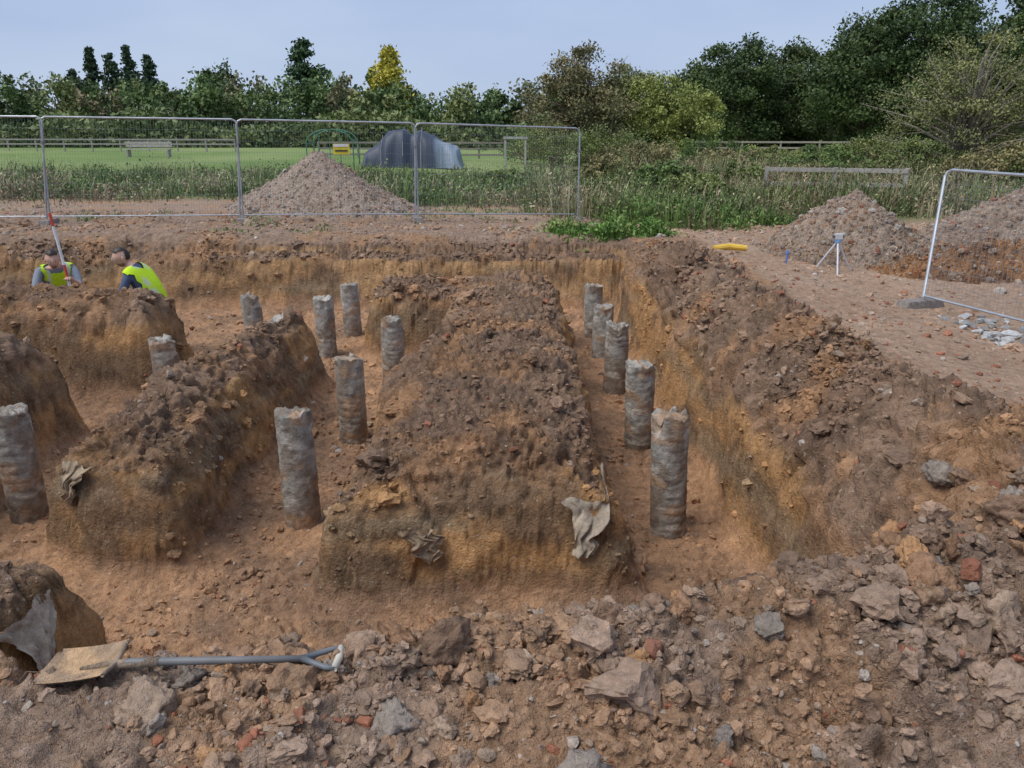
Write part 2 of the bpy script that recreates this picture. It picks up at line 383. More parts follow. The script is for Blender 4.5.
# ------------------------------------------------------------ piles
def pile(x,y,ztop,r=.13,seed=0,lean=(0,0),mud=.5):
    ns=48;nh=110;zb=-1.25
    a=np.arange(ns)*2*math.pi/ns
    t=np.linspace(0,1,nh)[:,None];zz=zb+(ztop-zb)*t
    ca,sa=np.cos(a)[None],np.sin(a)[None]
    rr=r*(1+.05*fbm(ca*1.5+seed,sa*1.5,zz*3,3,seed+500))
    ph=2.2*vn(ca*.9,sa*.9,zz*3,seed+5)+.5*np.sin(a[None]+seed)
    wr=.05+.75*ss(-.1,.5,vn(ca*.9+seed,sa*.9,zz*2.6,seed+7)+.35*(.5-t))
    rib=np.abs(np.sin(zz*45+ph))**.7
    rr=rr+wr*.007*(rib-.65)+.008*fbm(ca*4,sa*4,zz*18,4,seed+6)
    chip=ss(.1,.5,vn(ca*1.7+seed*1.3,sa*1.7,zz*5,seed+77))*ss(.78,.98,t);rr=rr-.03*chip
    rim=.075*fbm(ca*1.8+seed,sa*1.8,ca*0,4,seed+11)-.03*np.clip(chip[-1:],0,1)
    zz2=zz+rim*t**8
    V=np.stack([x+rr*ca+lean[0]*(zz2-zb),y+rr*sa+lean[1]*(zz2-zb),zz2+0*ca],-1).reshape(-1,3)
    rings=[]
    for q in(.86,.6,.3):
        cx_=x+r*q*ca+lean[0]*(ztop-zb);cy_=y+r*q*sa+lean[1]*(ztop-zb)
        czz=ztop+rim*q+.05*fbm(ca*q*5+seed,sa*q*5,ca*0,3,seed+13)+.008*(1-q)
        rings.append(np.stack([cx_,cy_,czz],-1).reshape(-1,3))
    V=np.vstack([V]+rings+[[[x+lean[0]*(ztop-zb),y+lean[1]*(ztop-zb),ztop+.01]]])
    nr=nh+3;ii,kk=np.meshgrid(np.arange(nr-1),np.arange(ns),indexing='ij')
    k2=(kk+1)%ns;Fq=np.stack([ii*ns+kk,ii*ns+k2,(ii+1)*ns+k2,(ii+1)*ns+kk],-1).reshape(-1,4)
    Ft=[((nr-1)*ns+k,(nr-1)*ns+(k+1)%ns,nr*ns) for k in range(ns)]
    xx,yy,zv=V[:,0],V[:,1],V[:,2]
    n=fbm(xx*7+seed,yy*7,zv*5,5,seed+21)*.5+.5
    g=np.array((.36,.335,.295));b_=np.array((.22,.16,.11));o=np.array((.47,.28,.15))
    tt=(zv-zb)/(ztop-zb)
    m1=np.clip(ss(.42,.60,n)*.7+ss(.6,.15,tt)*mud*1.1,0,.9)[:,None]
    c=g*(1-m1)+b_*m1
    n2=fbm(xx*6+seed,yy*6,zv*9,4,seed+31)*.5+.5
    m2=(ss(.55,.65,n2)*.55)[:,None];c=c*(1-m2)+o*m2
    n3=fbm(xx*8,yy*8,zv*16+seed,4,seed+41)*.5+.5
    m3=(ss(.55,.65,n3)*.55)[:,None];c=c*(1-m3)+np.array((.58,.54,.47))*m3
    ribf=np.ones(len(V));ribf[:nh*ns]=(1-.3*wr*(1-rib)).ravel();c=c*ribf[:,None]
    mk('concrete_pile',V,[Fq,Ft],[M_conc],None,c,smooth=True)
pl=[(1.15,5.04,-.19),(1.17,6.60,-.30),(1.145,8.17,-.32),(1.13,9.44,-.40),(1.15,10.7,-.39),
(-1.55,5.12,-.21),(-1.50,6.77,-.30),(-1.40,8.69,-.38),(-2.41,9.67,-.34),(-2.27,10.7,-.36),
(-3.34,9.75,-.33),(-3.52,7.5,-.32),(-3.68,5.27,-.24)]
for i,(x,y,z) in enumerate(pl):
    pile(x,y,z,.129 if y<9 else .125,i*7+3,(R.normal(0,.02),R.normal(0,.015)),.3+.6*R.random())
pile(-2.62,8.55,-.33,.13,120)

# ------------------------------------------------------------ geotextile rags on the faces of the banks
def ragwall(x0,x1,ztop,zbot,ya,yb,seed,col,sh_=0.0,side=False):
    nr,nc=40,30;yy=np.linspace(ya,yb,160)
    V=[]
    for j in range(nr):
        v=j/(nr-1);zt=ztop+(zbot-ztop)*v
        jl=.22*float(vn(v*5,seed,1.,seed));jr=.22*float(vn(v*6,seed,5.,seed+2))
        wl_=-(.5-.30*v)+jl*.8;wr_=(.5-.42*v)+jr*.8;cx=(x0+x1)/2+sh_*v
        for i in range(nc):
            x=cx+(wl_+(wr_-wl_)*i/(nc-1))*(x1-x0)
            hh=hz(yy,np.full(160,x)) if side else hz(np.full(160,x),yy)
            k=np.argmax(hh>=zt);y=yy[k] if hh[k]>=zt else yb
            V.append((y,x,zt) if side else (x,y,zt))
    V=np.array(V).reshape(nr,nc,3);ax=0 if side else 1;sg=-1 if side else 1
    for _ in range(5): V[1:-1,1:-1,ax]=(V[:-2,1:-1,ax]+V[2:,1:-1,ax]+V[1:-1,:-2,ax]+V[1:-1,2:,ax])/4
    uu,vv=np.meshgrid(np.linspace(0,1,nc),np.linspace(0,1,nr))
    V[...,ax]-=sg*(.045+.05*fbm(uu*3.5+vv*2,vv*2.5-uu,uu*0+seed,4,seed)+.03*np.abs(vn(uu*7+vv*4,vv*2,uu*0,seed+9)))
    V[...,2]+=.03*vn(uu*5,uu*0+seed,uu*0,seed+3)*(vv**2)+.025*vn(uu*4,uu*0,uu*0,seed)*((1-vv)**2)
    c=np.array(col)*(.7+.6*(fbm(uu*3,vv*3,uu*0+seed,4,seed+5)*.5+.5))[...,None]
    mk('geotextile_rag',V.reshape(-1,3),[grid_faces(nr,nc)],[M_rag],None,c.reshape(-1,3),smooth=True)
ragwall(.30,.60,-.44,-.78,3.6,4.8,3,(.38,.31,.235),.03)
ragwall(-.70,-.44,-.58,-.76,3.6,4.8,5,(.31,.22,.145),.10)
ragwall(-2.95,-2.72,-.36,-.60,4.2,5.2,7,(.33,.25,.17),-.05)
ragwall(2.66,3.02,-.26,-.72,-1.5,-2.5,9,(.42,.34,.26),-.05,side=True)

# ------------------------------------------------------------ shovel
def shovel():
    b=MB()
    z=max(float(hz(-1.25,2.05)),float(hz(-.9,2.07)),float(hz(-.65,2.09)),float(hz(-1.4,2.05)))+.01
    A=np.array([-1.22,2.06,z+.025]);B=np.array([-.66,2.09,z+.015])
    ax=(B-A)/np.linalg.norm(B-A)
    addtube(b,[A-ax*.07+(0,0,-.012),A,A+ax*.1,A+ax*.3,B],[.010,.0130,.0135,.012,.011],12,0,(.17,.165,.16))
    s=np.array([0,1,0.])
    for sg in(1,-1):
        addtube(b,[B-ax*.02,B+ax*.03+s*sg*.027,B+ax*.065+s*sg*.045,B+ax*.095+s*sg*.048],[.012,.010,.009,.009],10,0,(.15,.16,.17))
    addtube(b,[B+ax*.093-s*.055,B+ax*.098,B+ax*.093+s*.055],[.011,.013,.011],12,0,(.58,.52,.42))
    nu,nv=16,20;top=[];
    for j in range(nv):
        t=j/(nv-1)
        for i in range(nu):
            u=i/(nu-1)*2-1
            hw=.088*(1-.03*t)*(1-.2*max(0,(t-.9)/.1)**2)
            ptx=.24*t-(.018*u*u if t>.9 else 0)
            top.append(A-ax*(.045+ptx)+s*u*hw+np.array([0,0,-.02-.012*t+.022*u*u+ (.02*(1-t)**3)]))
    top=np.array(top);bot=top+np.array([0,0,-.003]);Fm=grid_faces(nv,nu)
    tn=(fbm(top[:,0]*14,top[:,1]*14,top[:,2]*0,3,5)*.5+.5)[:,None];tn=ss(.35,.65,tn)
    c=np.array([(.60,.39,.22)])*(1-tn)+np.array([(.42,.29,.19)])*tn
    b.add(top,Fm,1,c);b.add(bot,Fm[:,::-1],1,c)
    addtube(b,[A-ax*.043-s*.088+(0,0,.02),A-ax*.045+(0,0,.0),A-ax*.043+s*.088+(0,0,.02)],[.006,.008,.006],8,1,(.36,.27,.19))
    addtube(b,[A-ax*.16+(0,0,-.022),A-ax*.06+(0,0,-.008),A+ax*.09],[.006,.015,.016],10,1,(.36,.27,.19))
    b.make('shovel',[M_paint,M_clod],True)
shovel()

# ------------------------------------------------------------ temporary fence
def heras(A,B,top_off=(0,0),hgt=1.92,feet=(0,1)):
    A=np.array(A,float);B=np.array(B,float)
    up=np.array([top_off[0],top_off[1],hgt-.12]);g=(.42,.44,.46)
    b=MB();ax=B-A;L=np.linalg.norm(ax);ax/=L
    o=np.array([0,0,.12])
    pA=A+ax*.03+o;pB=B-ax*.03+o
    r=.09
    u=up/np.linalg.norm(up);H_=np.linalg.norm(up)
    addtube(b,[A+ax*.03,pA,pA+u*(H_-r),pA+u*(H_-.03)+ax*.03,pA+u*H_+ax*r,pB+u*H_-ax*r,pB+u*(H_-.03)-ax*.03,pB+u*(H_-r),pB,B-ax*.03],.018,8,0,g)
    addtube(b,[pA+u*.02,pB+u*.02],.014,6,0,g)
    nvw=int(L/.05)
    for i in range(1,nvw):
        q=pA+(pB-pA)*i/nvw
        addtube(b,[q+u*.02,q+u*H_],.0019,3,0,(.24,.26,.27))
    for k in range(1,9):
        addtube(b,[pA+u*(.02+(H_-.02)*k/9),pB+u*(.02+(H_-.02)*k/9)],.0019,3,0,(.24,.26,.27))
    rz=math.atan2(ax[1],ax[0])+math.pi/2
    for i in feet:
        q=[A,B][i];box(b,(q[0],q[1],q[2]+.03),(.58,.2,.11),1,(.30,.26,.23),rz,.88)
    box(b,pB+u*(H_*.75),(.09,.05,.05),0,(.3,.3,.3),rz)
    b.make('fence_panel',[M_metal,M_clod])
FP=[(-12.2,14.5,.02),(-8.76,14.8,.0),(-5.33,15.45,-.04),(-1.97,16.25,-.1),(1.47,17.15,-.2)]
for i,to in enumerate([(.25,.0),(.12,.05),(.06,.0),(.0,.05)]): heras(FP[i],FP[i+1],to,feet=(0,1) if i==3 else (0,))
gz0=float(hz(4.72,8.75))
heras((4.72,8.75,gz0),(5.22,7.35,gz0-.02),(.42,.75),1.5,feet=(0,))
heras((5.24,7.3,gz0-.02),(6.6,4.2,gz0),(.44,.7),1.5)
b=MB();box(b,(-3.36,15.85,1.33),(.32,.02,.2),0,(.75,.62,.05),.22,bev=.02);box(b,(-3.36,15.835,1.40),(.28,.012,.05),0,(.75,.75,.75),.22,bev=.02)
box(b,(-3.36,15.835,1.30),(.24,.012,.03),0,(.05,.05,.05),.22,bev=.02);b.make('warning_sign',[M_paint])

# ------------------------------------------------------------ vegetation
def leaves(b,c,s,colr,mi=1,asp=.6):
    n=len(c);u=R.normal(size=(n,3));u/=np.linalg.norm(u,axis=1)[:,None]
    w=np.cross(u,R.normal(size=(n,3)));w/=np.linalg.norm(w,axis=1)[:,None]
    s=s[:,None];V=np.stack([c-u*s,c+w*s*asp,c+u*s,c-w*s*asp],1).reshape(-1,3)
    b.add(V,np.arange(n*4).reshape(-1,4),mi,np.repeat(colr,4,axis=0))
TG=np.array((2.0,1.9,1.8))
def tree(name,x,y,h_,w,nl_,ls,c1,c2,seed,cb=.15,nclump=60,z0=-.1,depth=None,limbs=25,rr=.16,bark=(.10,.08,.06)):
    rg=np.random.default_rng(seed);b=MB();depth=depth or w
    q=rg.normal(size=(nclump,3));q/=np.linalg.norm(q,axis=1)[:,None]
    rad=rg.random(nclump)**.45
    q=q*rad[:,None];zc=z0+h_*(cb+(1-cb)*.5)
    hr=h_*(1-cb)*.5
    prof=1-.25*q[:,2]
    ang=np.arctan2(q[:,1],q[:,0]);prof*=1+.18*np.sin(ang*3+seed)
    cen=np.stack([x+q[:,0]*w*.46*prof,y+q[:,1]*depth*.46*prof,zc+q[:,2]*hr*.93],-1)
    cr=rg.uniform(.45,1.3,nclump)*rr*min(w,h_)
    pts=[(x+rg.normal(0,.02)*h_*t,y,z0-.2+h_*.85*t) for t in np.linspace(0,1,7)]
    r0=.022*h_+.03
    addtube(b,pts,np.linspace(r0,r0*.15,7),8,0,bark)
    for k in rg.choice(nclump,min(limbs,nclump),replace=False):
        t=np.clip((cen[k,2]-z0)/h_*.6,.1,.8);s0=np.array([x,y,z0+h_*.85*t]);e=cen[k]+(cen[k]-s0)*.15+rg.normal(0,.3,3)*cr[k]
        mid=(s0+e)/2+np.array([0,0,.06*h_])+rg.normal(0,.03,3)*h_
        addtube(b,[s0,mid,e],[r0*.4,r0*.2,r0*.05],5,0,bark)
    k=rg.integers(0,nclump,nl_)
    d=rg.normal(size=(nl_,3));d/=np.linalg.norm(d,axis=1)[:,None];d*=(rg.random(nl_)**.5)[:,None]*rg.lognormal(0,.15,(nl_,1))
    c=cen[k]+d*cr[k][:,None]*np.array([1.15,1.15,.8])
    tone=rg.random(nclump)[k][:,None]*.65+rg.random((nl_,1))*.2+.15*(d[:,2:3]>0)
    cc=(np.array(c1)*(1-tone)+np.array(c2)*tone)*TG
    ok=c[:,2]>z0+.02*h_
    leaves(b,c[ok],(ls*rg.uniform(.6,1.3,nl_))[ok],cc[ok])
    return b.make(name,[M_bark,M_leaf])
def conifer(name,x,y,h_,w,nl_,ls,c1,c2,seed,z0=0,pw=.8,nb=90):
    rg=np.random.default_rng(seed);b=MB()
    addtube(b,[(x,y,z0),(x,y,z0+h_*.6),(x,y,z0+h_*.99)],[.025*h_,.014*h_,.003*h_],7,0,(.1,.07,.05))
    t=rg.random(nb)**.9*.97+.03;a=rg.random(nb)*6.28
    L=(1-t)**pw*w*.5*rg.uniform(.55,1.2,nb)+.015*w
    for i in range(0,nb,3):
        addtube(b,[(x,y,z0+h_*t[i]),(x+L[i]*.8*math.cos(a[i]),y+L[i]*.8*math.sin(a[i]),z0+h_*t[i]-.02*h_)],[.006*h_,.002*h_],4,0,(.1,.07,.05))
    k=rg.integers(0,nb,nl_);u=rg.random(nl_)**.7
    sp=.03+.05*(1-t[k])[:,None]
    c=np.stack([x+np.cos(a[k])*L[k]*u,y+np.sin(a[k])*L[k]*u,z0+h_*(t[k])-.1*L[k]*u],-1)+rg.normal(0,1,(nl_,3))*np.array([1,1,.6])*w*sp
    tone=rg.random(nb)[k][:,None]*.7+rg.random((nl_,1))*.3
    leaves(b,c,ls*rg.uniform(.6,1.3,nl_),(np.array(c1)*(1-tone)+np.array(c2)*tone)*1.4)
    return b.make(name,[M_bark,M_leaf])
def xu(u,Yd): return Yd*(u-512)/811
def zv(v,Yd): return 1.7+Yd*(129-v)/854
b=MB();rg=np.random.default_rng(77)
tops=[(-160,80),(-60,76),(0,70),(25,74),(60,82),(100,80),(150,84),(185,84),(215,88),(240,80),(270,78),(300,76),(345,74),(375,86),(410,92),(440,96),(480,92),(520,95),(560,92),(640,90),(720,80),(800,80),(900,70),(1050,60),(1200,60)]
tu=[a for a,_ in tops];tv=[c for _,c in tops]
for u in np.arange(-300,1300,12):
    Yd=rg.uniform(82,100);v=np.interp(u,tu,tv)+rg.normal(0,6)
    hh=zv(v,Yd);x=xu(u,Yd);w=rg.uniform(3,5.5)
    ncl=14;nlv=1200
    cen=np.stack([x+rg.normal(0,.3,ncl)*w,Yd+rg.normal(0,.3,ncl)*w,rg.uniform(.5,hh-.8,ncl)],-1)
    cen[0]=(x,Yd,hh-.9);k=rg.integers(0,ncl,nlv)
    d=rg.normal(size=(nlv,3));d/=np.linalg.norm(d,axis=1)[:,None];d*=(rg.random(nlv)**.5)[:,None]*rg.uniform(.6,1.6)
    hue=rg.random();c1=np.array((.045,.075,.03));c2=np.array((.12,.165,.055)) if hue<.45 else (np.array((.22,.23,.09)) if hue<.75 else np.array((.23,.18,.10)))
    tone=rg.random(ncl)[k][:,None]*.7+rg.random((nlv,1))*.3
    leaves(b,cen[k]+d,.24*rg.uniform(.6,1.3,nlv),(c1*(1-tone)+c2*tone)*1.5)
    addtube(b,[(x,Yd,-.2),(x,Yd,hh*.7)],[.18,.05],5,0,(.12,.09,.07))
nlv=60000;x=rg.uniform(-100,110,nlv);c=np.stack([x,rg.uniform(78,84,nlv),rg.random(nlv)**1.2*(2.8+1.4*vn(x*.25,x*0,x*0,3))],-1)
t=(vn(x*.5,c[:,2]*1.0,x*0,9)*.5+.5)[:,None]*.7+rg.random((nlv,1))*.3
leaves(b,c,.28*rg.uniform(.6,1.3,nlv),(np.array((.05,.08,.03))*(1-t)+np.array((.17,.19,.075))*t)*1.5)
b.make('distant_treeline',[M_bark,M_leaf])
for u,v,w in((82,72,5),(101,50,4),(120,56,5),(138,48,4),(157,58,4.2)):
    conifer('conifer_tree',xu(u,108),108,zv(v,108),w*1.35,3400,.24,(.025,.045,.025),(.06,.09,.045),u)
conifer('pine_tree',xu(310,100),100,zv(44,100),9.5,5500,.24,(.025,.05,.025),(.06,.10,.04),31,pw=.6)
tree('oak_tree',xu(222,100),100,zv(58,100),6.5,6000,.24,(.02,.035,.018),(.05,.075,.03),32)
conifer('golden_conifer_tree',xu(392,92),92,zv(50,92),9,9000,.2,(.28,.25,.035),(.44,.39,.07),33,pw=.75,nb=140)
conifer('conifer_tree',xu(375,96),96,zv(70,96),4,2500,.25,(.06,.10,.03),(.12,.17,.05),34)
tree('hawthorn_tree',xu(580,45),45,zv(43,45),5.8,24000,.08,(.055,.06,.033),(.14,.125,.06),41,.0,120,limbs=120,rr=.12,bark=(.17,.13,.10))
tree('willow_tree',xu(668,47),47,zv(70,47),6.8,24000,.08,(.075,.10,.03),(.17,.19,.055),42,.0,90,limbs=60,rr=.14)
tree('hawthorn_tree',xu(625,50),50,zv(62,50),5.5,16000,.09,(.05,.07,.03),(.14,.145,.055),43,.0,80,limbs=60,rr=.14,bark=(.16,.12,.09))
tree('oak_tree',xu(738,72),72,zv(34,72),9.5,32000,.14,(.016,.027,.013),(.06,.088,.03),44,.0,120,rr=.13)
tree('oak_tree',xu(795,76),76,zv(42,76),9,28000,.14,(.018,.03,.014),(.065,.085,.03),45,.0,110,rr=.13)
tree('oak_tree',xu(700,80),80,zv(60,80),8,16000,.16,(.02,.035,.016),(.06,.085,.03),46,.0,90,rr=.13)
tree('oak_tree',xu(862,62),62,zv(8,62),9.5,36000,.13,(.016,.028,.013),(.058,.085,.027),47,.0,130,rr=.13)
tree('oak_tree',xu(925,60),60,zv(-16,60),10.5,38000,.13,(.014,.026,.012),(.05,.078,.027),48,.0,130,rr=.13)
tree('oak_tree',xu(1025,62),62,zv(-12,62),13,38000,.14,(.018,.03,.013),(.06,.088,.028),49,.0,120,rr=.13)
tree('oak_tree',xu(1180,62),62,zv(5,62),12,20000,.17,(.02,.034,.014),(.06,.09,.03),50,.0,80)
tree('willow_tree',xu(970,27),27,zv(20,27),6.0,19000,.042,(.065,.08,.032),(.155,.165,.065),51,.04,130,limbs=130,rr=.095,bark=(.30,.26,.21),z0=-.25)
tree('willow_tree',xu(1075,25),25,zv(10,25),5.2,13000,.042,(.07,.09,.032),(.17,.18,.07),52,.04,110,limbs=100,rr=.10,bark=(.30,.26,.2),z0=-.25)
for i,(u,Yd,v,w,n_) in enumerate([(600,36,126,5,9000),(650,31,138,4,8000),(705,42,140,7,9000),(770,40,146,7,9000),(845,40,144,7,9000),(735,31,150,4.5,8000),(830,29,146,4.5,8000),(885,32,134,4.5,10000),(930,26,140,3.5,8000),(1010,24,145,4,8000),(1100,22,130,4,8000),(555,42,122,5,7000),(745,25,164,3.4,6000),(820,24,166,3,6000),(525,46,128,5,5000),(920,42,138,7,7000),(505,27,170,2.2,3000),(610,26,158,3,5000),(665,23,165,2.6,5000),(700,21,176,2.2,4500)]):
    hh=max(.7,zv(v,Yd)+.3);k=i%4
    c1=[(.045,.06,.025),(.065,.07,.035),(.035,.06,.022),(.06,.08,.028)][k];c2=[(.11,.14,.045),(.18,.16,.075),(.09,.13,.04),(.14,.16,.06)][k]
    tree('bush',xu(u,Yd),Yd,hh,w,n_,.05,c1,c2,60+i,.0,60,limbs=40,rr=.2,z0=-.25,bark=(.22,.17,.12))

def weeds(name,nc,per,xr,yr,hr,sig,wd,pal,seed,dens=None,leafy=1.0):
    rg=np.random.default_rng(seed)
    cx=rg.uniform(*xr,nc);cy=rg.uniform(*yr,nc)
    if dens is not None:
        k=rg.random(nc)<dens(cx,cy);cx=cx[k];cy=cy[k];nc=len(cx)
    ch=rg.uniform(*hr,nc)*(.6+.6*(vn(cx*.5,cy*.5,cx*0,seed)*.5+.5));sg=sig*rg.uniform(.5,1.4,nc)
    pal=np.array(pal);cn=np.clip(((vn(cx*.35,cy*.35,cx*0,seed+3)*.5+.5)+rg.normal(0,.28,nc))*len(pal),0,len(pal)-1).astype(int);cc0=pal[cn]*rg.uniform(.75,1.25,(nc,1))
    k=np.repeat(np.arange(nc),per);n=len(k)
    ox=rg.normal(0,1,n);oy=rg.normal(0,1,n)
    x=cx[k]+ox*sg[k];y=cy[k]+oy*sg[k]
    H_=ch[k]*np.exp(-(ox**2+oy**2)*.35)*rg.uniform(.5,1.15,n)
    z=hz(x,y)-.02;a=np.arctan2(oy,ox)+rg.normal(0,.8,n);ln=rg.uniform(.15,.7,n)*H_
    d=np.stack([np.cos(a),np.sin(a)],-1);pw=np.stack([-d[:,1],d[:,0]],-1)*(wd*rg.uniform(.4,1.2,n))[:,None]*.5
    P0=np.stack([x,y],-1);P1=P0+d*ln[:,None]*.3;P2=P0+d*ln[:,None]
    def v3(p,zz): return np.concatenate([p,zz[:,None]],1)
    V=np.stack([v3(P0-pw,z),v3(P0+pw,z),v3(P1+pw*.8,z+H_*.65),v3(P1-pw*.8,z+H_*.65),v3(P2,z+H_)],1).reshape(-1,3)
    i5=(np.arange(n)*5)[:,None];c=cc0[k]*rg.uniform(.75,1.25,(n,1))
    b=MB();b.add(V,np.concatenate([i5+0,i5+1,i5+2,i5+3],1),0,np.repeat(c,5,axis=0))
    b.F.append((np.concatenate([i5+3,i5+2,i5+4],1)).astype(np.int32));b.M.append(np.zeros(n))
    m_=int(n*leafy);q=rg.choice(n,m_);f=rg.random(m_)**.6
    pc=np.stack([x[q]+d[q,0]*ln[q]*f,y[q]+d[q,1]*ln[q]*f,z[q]+H_[q]*f],-1)+rg.normal(0,.04,(m_,3))
    pc[:,2]=np.maximum(pc[:,2],z[q]+.02)
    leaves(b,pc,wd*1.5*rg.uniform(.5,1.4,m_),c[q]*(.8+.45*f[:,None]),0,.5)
    b.make(name,[M_blade])
Gp=[(.09,.15,.04),(.13,.20,.055),(.17,.23,.075),(.25,.26,.12),(.38,.33,.20),(.11,.18,.06),(.30,.24,.15)]
weeds('weeds',1350,46,(-24,3),(19.0,30),(.3,.9),.5,.028,Gp,81,lambda x,y:ss(18.7,20.2,y+1.5*fbm(x*.25,y*.25,x*0,3,131))*(.45+.55*ss(-.2,.2,fbm(x*.3,y*.3,x*0,3,33))),1.8)
weeds('tall_weeds',1350,48,(.6,14),(17.0,29),(.4,1.35),.40,.024,[(.10,.16,.045),(.15,.19,.065),(.20,.21,.09),(.30,.26,.14),(.38,.32,.20),(.09,.15,.05),(.26,.19,.12)],82,lambda x,y:ss(16.8,18.6,y+fbm(x*.4,y*.4,x*0,3,9)-.25*(x>5)*(x-5)),1.7)
weeds('low_weeds',230,50,(.2,3.6),(13.1,14.7),(.12,.42),.15,.024,[(.10,.18,.04),(.14,.24,.05),(.18,.26,.07)],83,lambda x,y:ss(1.1,.3,np.hypot((x-1.65)/1.4,(y-13.8)/.6)),1.5)
weeds('low_weeds',300,50,(1.6,7.0),(15.2,18.4),(.2,.75),.25,.028,[(.09,.15,.04),(.13,.21,.055),(.17,.23,.07),(.24,.22,.11)],84,lambda x,y:ss(1.15,.3,np.hypot((x-4.0)/2.4,(y-17.0)/1.2)),1.5)
weeds('low_weeds',330,22,(-14,3),(13.6,19),(.05,.22),.18,.022,Gp[1:5],85,lambda x,y:ss(.1,.4,fbm(x*.6,y*.9,x*0,3,88)),1.3)

# ------------------------------------------------------------ background things
def railfence(name,pts,hgt,nr,colr,z0,pw=.1,sp=2.2):
    b=MB();pts=np.array(pts,float)
    for a,c in zip(pts[:-1],pts[1:]):
        L=np.linalg.norm(c-a);n=max(1,int(L/sp));rz=math.atan2(c[1]-a[1],c[0]-a[0])
        for i in range(n+1):
            q=a+(c-a)*i/n;box(b,(q[0],q[1],z0+hgt/2),(pw,pw,hgt),0,colr,rz)
        m_=(a+c)/2
        for k in range(nr):
            box(b,(m_[0],m_[1]-.06,z0+hgt*(.93-.35*k)),(L,.04,.11),0,colr,rz)
    b.make(name,[M_bark])
railfence('timber_rail_fence',[(6.9,21.6),(8.6,21.2),(10.2,20.6)],1.05,2,(.42,.38,.33),-.3,sp=1.6)
railfence('timber_rail_fence',[(-48,66),(-22,64)],1.0,2,(.36,.33,.29),0)
railfence('timber_rail_fence',[(-12,50),(3,48)],1.0,3,(.26,.23,.19),0)
railfence('timber_rail_fence',[(10,52),(24,50)],1.0,2,(.38,.33,.27),0)
b=MB();bx0,by0=-23.5,52
for k in(-1.3,1.3):
    box(b,(bx0+k,by0,.22),(.12,.45,.44),0,(.4,.37,.32));box(b,(bx0+k,by0+.22,.7),(.1,.08,.6),0,(.4,.37,.32))
for k in range(3): box(b,(bx0,by0-.15+.15*k,.47),(3.0,.13,.05),0,(.44,.40,.35))
for k in range(2): box(b,(bx0,by0+.17,.68+.2*k),(3.0,.04,.14),0,(.44,.40,.35))
b.make('wooden_bench',[M_bark])
b=MB()
for x in(0,.9): box(b,(-.3+x,36,.55),(.1,.1,1.5),0,(.45,.43,.38))
box(b,(.15,35.98,1.34),(1.1,.12,.1),0,(.45,.43,.38));b.make('timber_gate_frame',[M_bark])
b=MB();a=np.linspace(0,math.pi,14)
for yy in(38,39.4): addtube(b,[(-8.6-1.1,yy,0)]+[(-8.6-1.1*math.cos(t),yy,1.05+.65*math.sin(t)) for t in a]+[(-8.6+1.1,yy,0)],.03,6,0,(.06,.20,.12))
for t in a[::3]: addtube(b,[(-8.6-1.1*math.cos(t),38,1.05+.65*math.sin(t)),(-8.6-1.1*math.cos(t),39.4,1.05+.65*math.sin(t))],.02,5,0,(.06,.20,.12))
for k in(-.5,0,.5): addtube(b,[(-8.6+k,38,0),(-8.6+k,38,1.55)],.02,5,0,(.06,.20,.12))
b.make('arched_metal_frame',[M_paint])
n1_,n2_=80,30;u=np.linspace(0,1,n1_);v=np.linspace(0,1,n2_);uu,vv=np.meshgrid(u,v)
prof=np.interp(uu,[0,.04,.18,.24,.42,.50,.58,.72,.8,.96,1],[0,.9,1.25,1.62,1.75,1.52,1.72,1.5,1.2,.95,0])
arch=1-np.abs(vv*2-1)**3
tz=prof*arch*(1+.05*vn(uu*6,vv*4,uu*0,4))-.05+.07*vn(uu*16,vv*3,uu*0,6)*arch
tx_=-7.1+uu*4.7+.1*vn(vv*5,uu*3,uu*0,2);ty_=37.6+vv*2.0+.1*vn(uu*12,vv*2,uu*0,8)
tq=(ss(.72,.78,uu+.08*vn(uu*4,vv*4,uu*0,3)))[...,None]
cc=np.array((.04,.052,.08))*(1-tq)+np.array((.22,.27,.33))*tq
b=MB();b.add(np.stack([tx_,ty_,tz],-1).reshape(-1,3),grid_faces(n2_,n1_),0,cc.reshape(-1,3))
for k in(.2,.42,.6,.8):
    xk=-7.1+k*4.7;hk=float(np.interp(k,u,prof[0]))
    addtube(b,[(xk,37.58,-.05),(xk,37.7,hk*.6),(xk,38.6,hk+.08),(xk,39.5,hk*.6),(xk,39.62,-.05)],.012,5,0,(.3,.3,.28))
b.make('tarpaulin_cover',[M_paint],True)

# ------------------------------------------------------------ site bits
b=MB();tx,ty=4.62,11.0;tz=.2;g0=-.27
for a in(.3,2.4,4.5): addtube(b,[(tx,ty,tz),(tx+.3*math.cos(a),ty+.3*math.sin(a),g0)],[.014,.012],6,0,(.60,.61,.63))
addtube(b,[(tx,ty,tz-.02),(tx,ty,tz+.02)],.045,10,0,(.2,.35,.6));box(b,(tx,ty,tz+.06),(.10,.08,.08),0,(.6,.6,.58))
addtube(b,[(tx-.08,ty,tz+.06),(tx+.08,ty,tz+.06)],.02,10,0,(.1,.1,.1));b.make('survey_tripod',[M_paint])
b=MB();zp=float(hz(3.3,11.7));addtube(b,[(3.05,11.7,zp+.03),(3.3,11.75,zp+.05),(3.55,11.7,zp+.03)],[.045,.05,.045],10,0,(.72,.46,.06));b.make('yellow_pipe',[M_paint])
b=MB();addtube(b,[(3.95,11.1,-.25),(3.96,11.1,.0)],.014,8,0,(.1,.2,.5));addtube(b,[(3.96,11.1,.0),(3.96,11.1,.05)],.022,8,0,(.12,.25,.6));b.make('marker_peg',[M_paint])
n=50;bx=R.uniform(4.6,5.4,n);by=R.uniform(7.0,8.3,n);s=.045*R.uniform(.4,1.5,n)
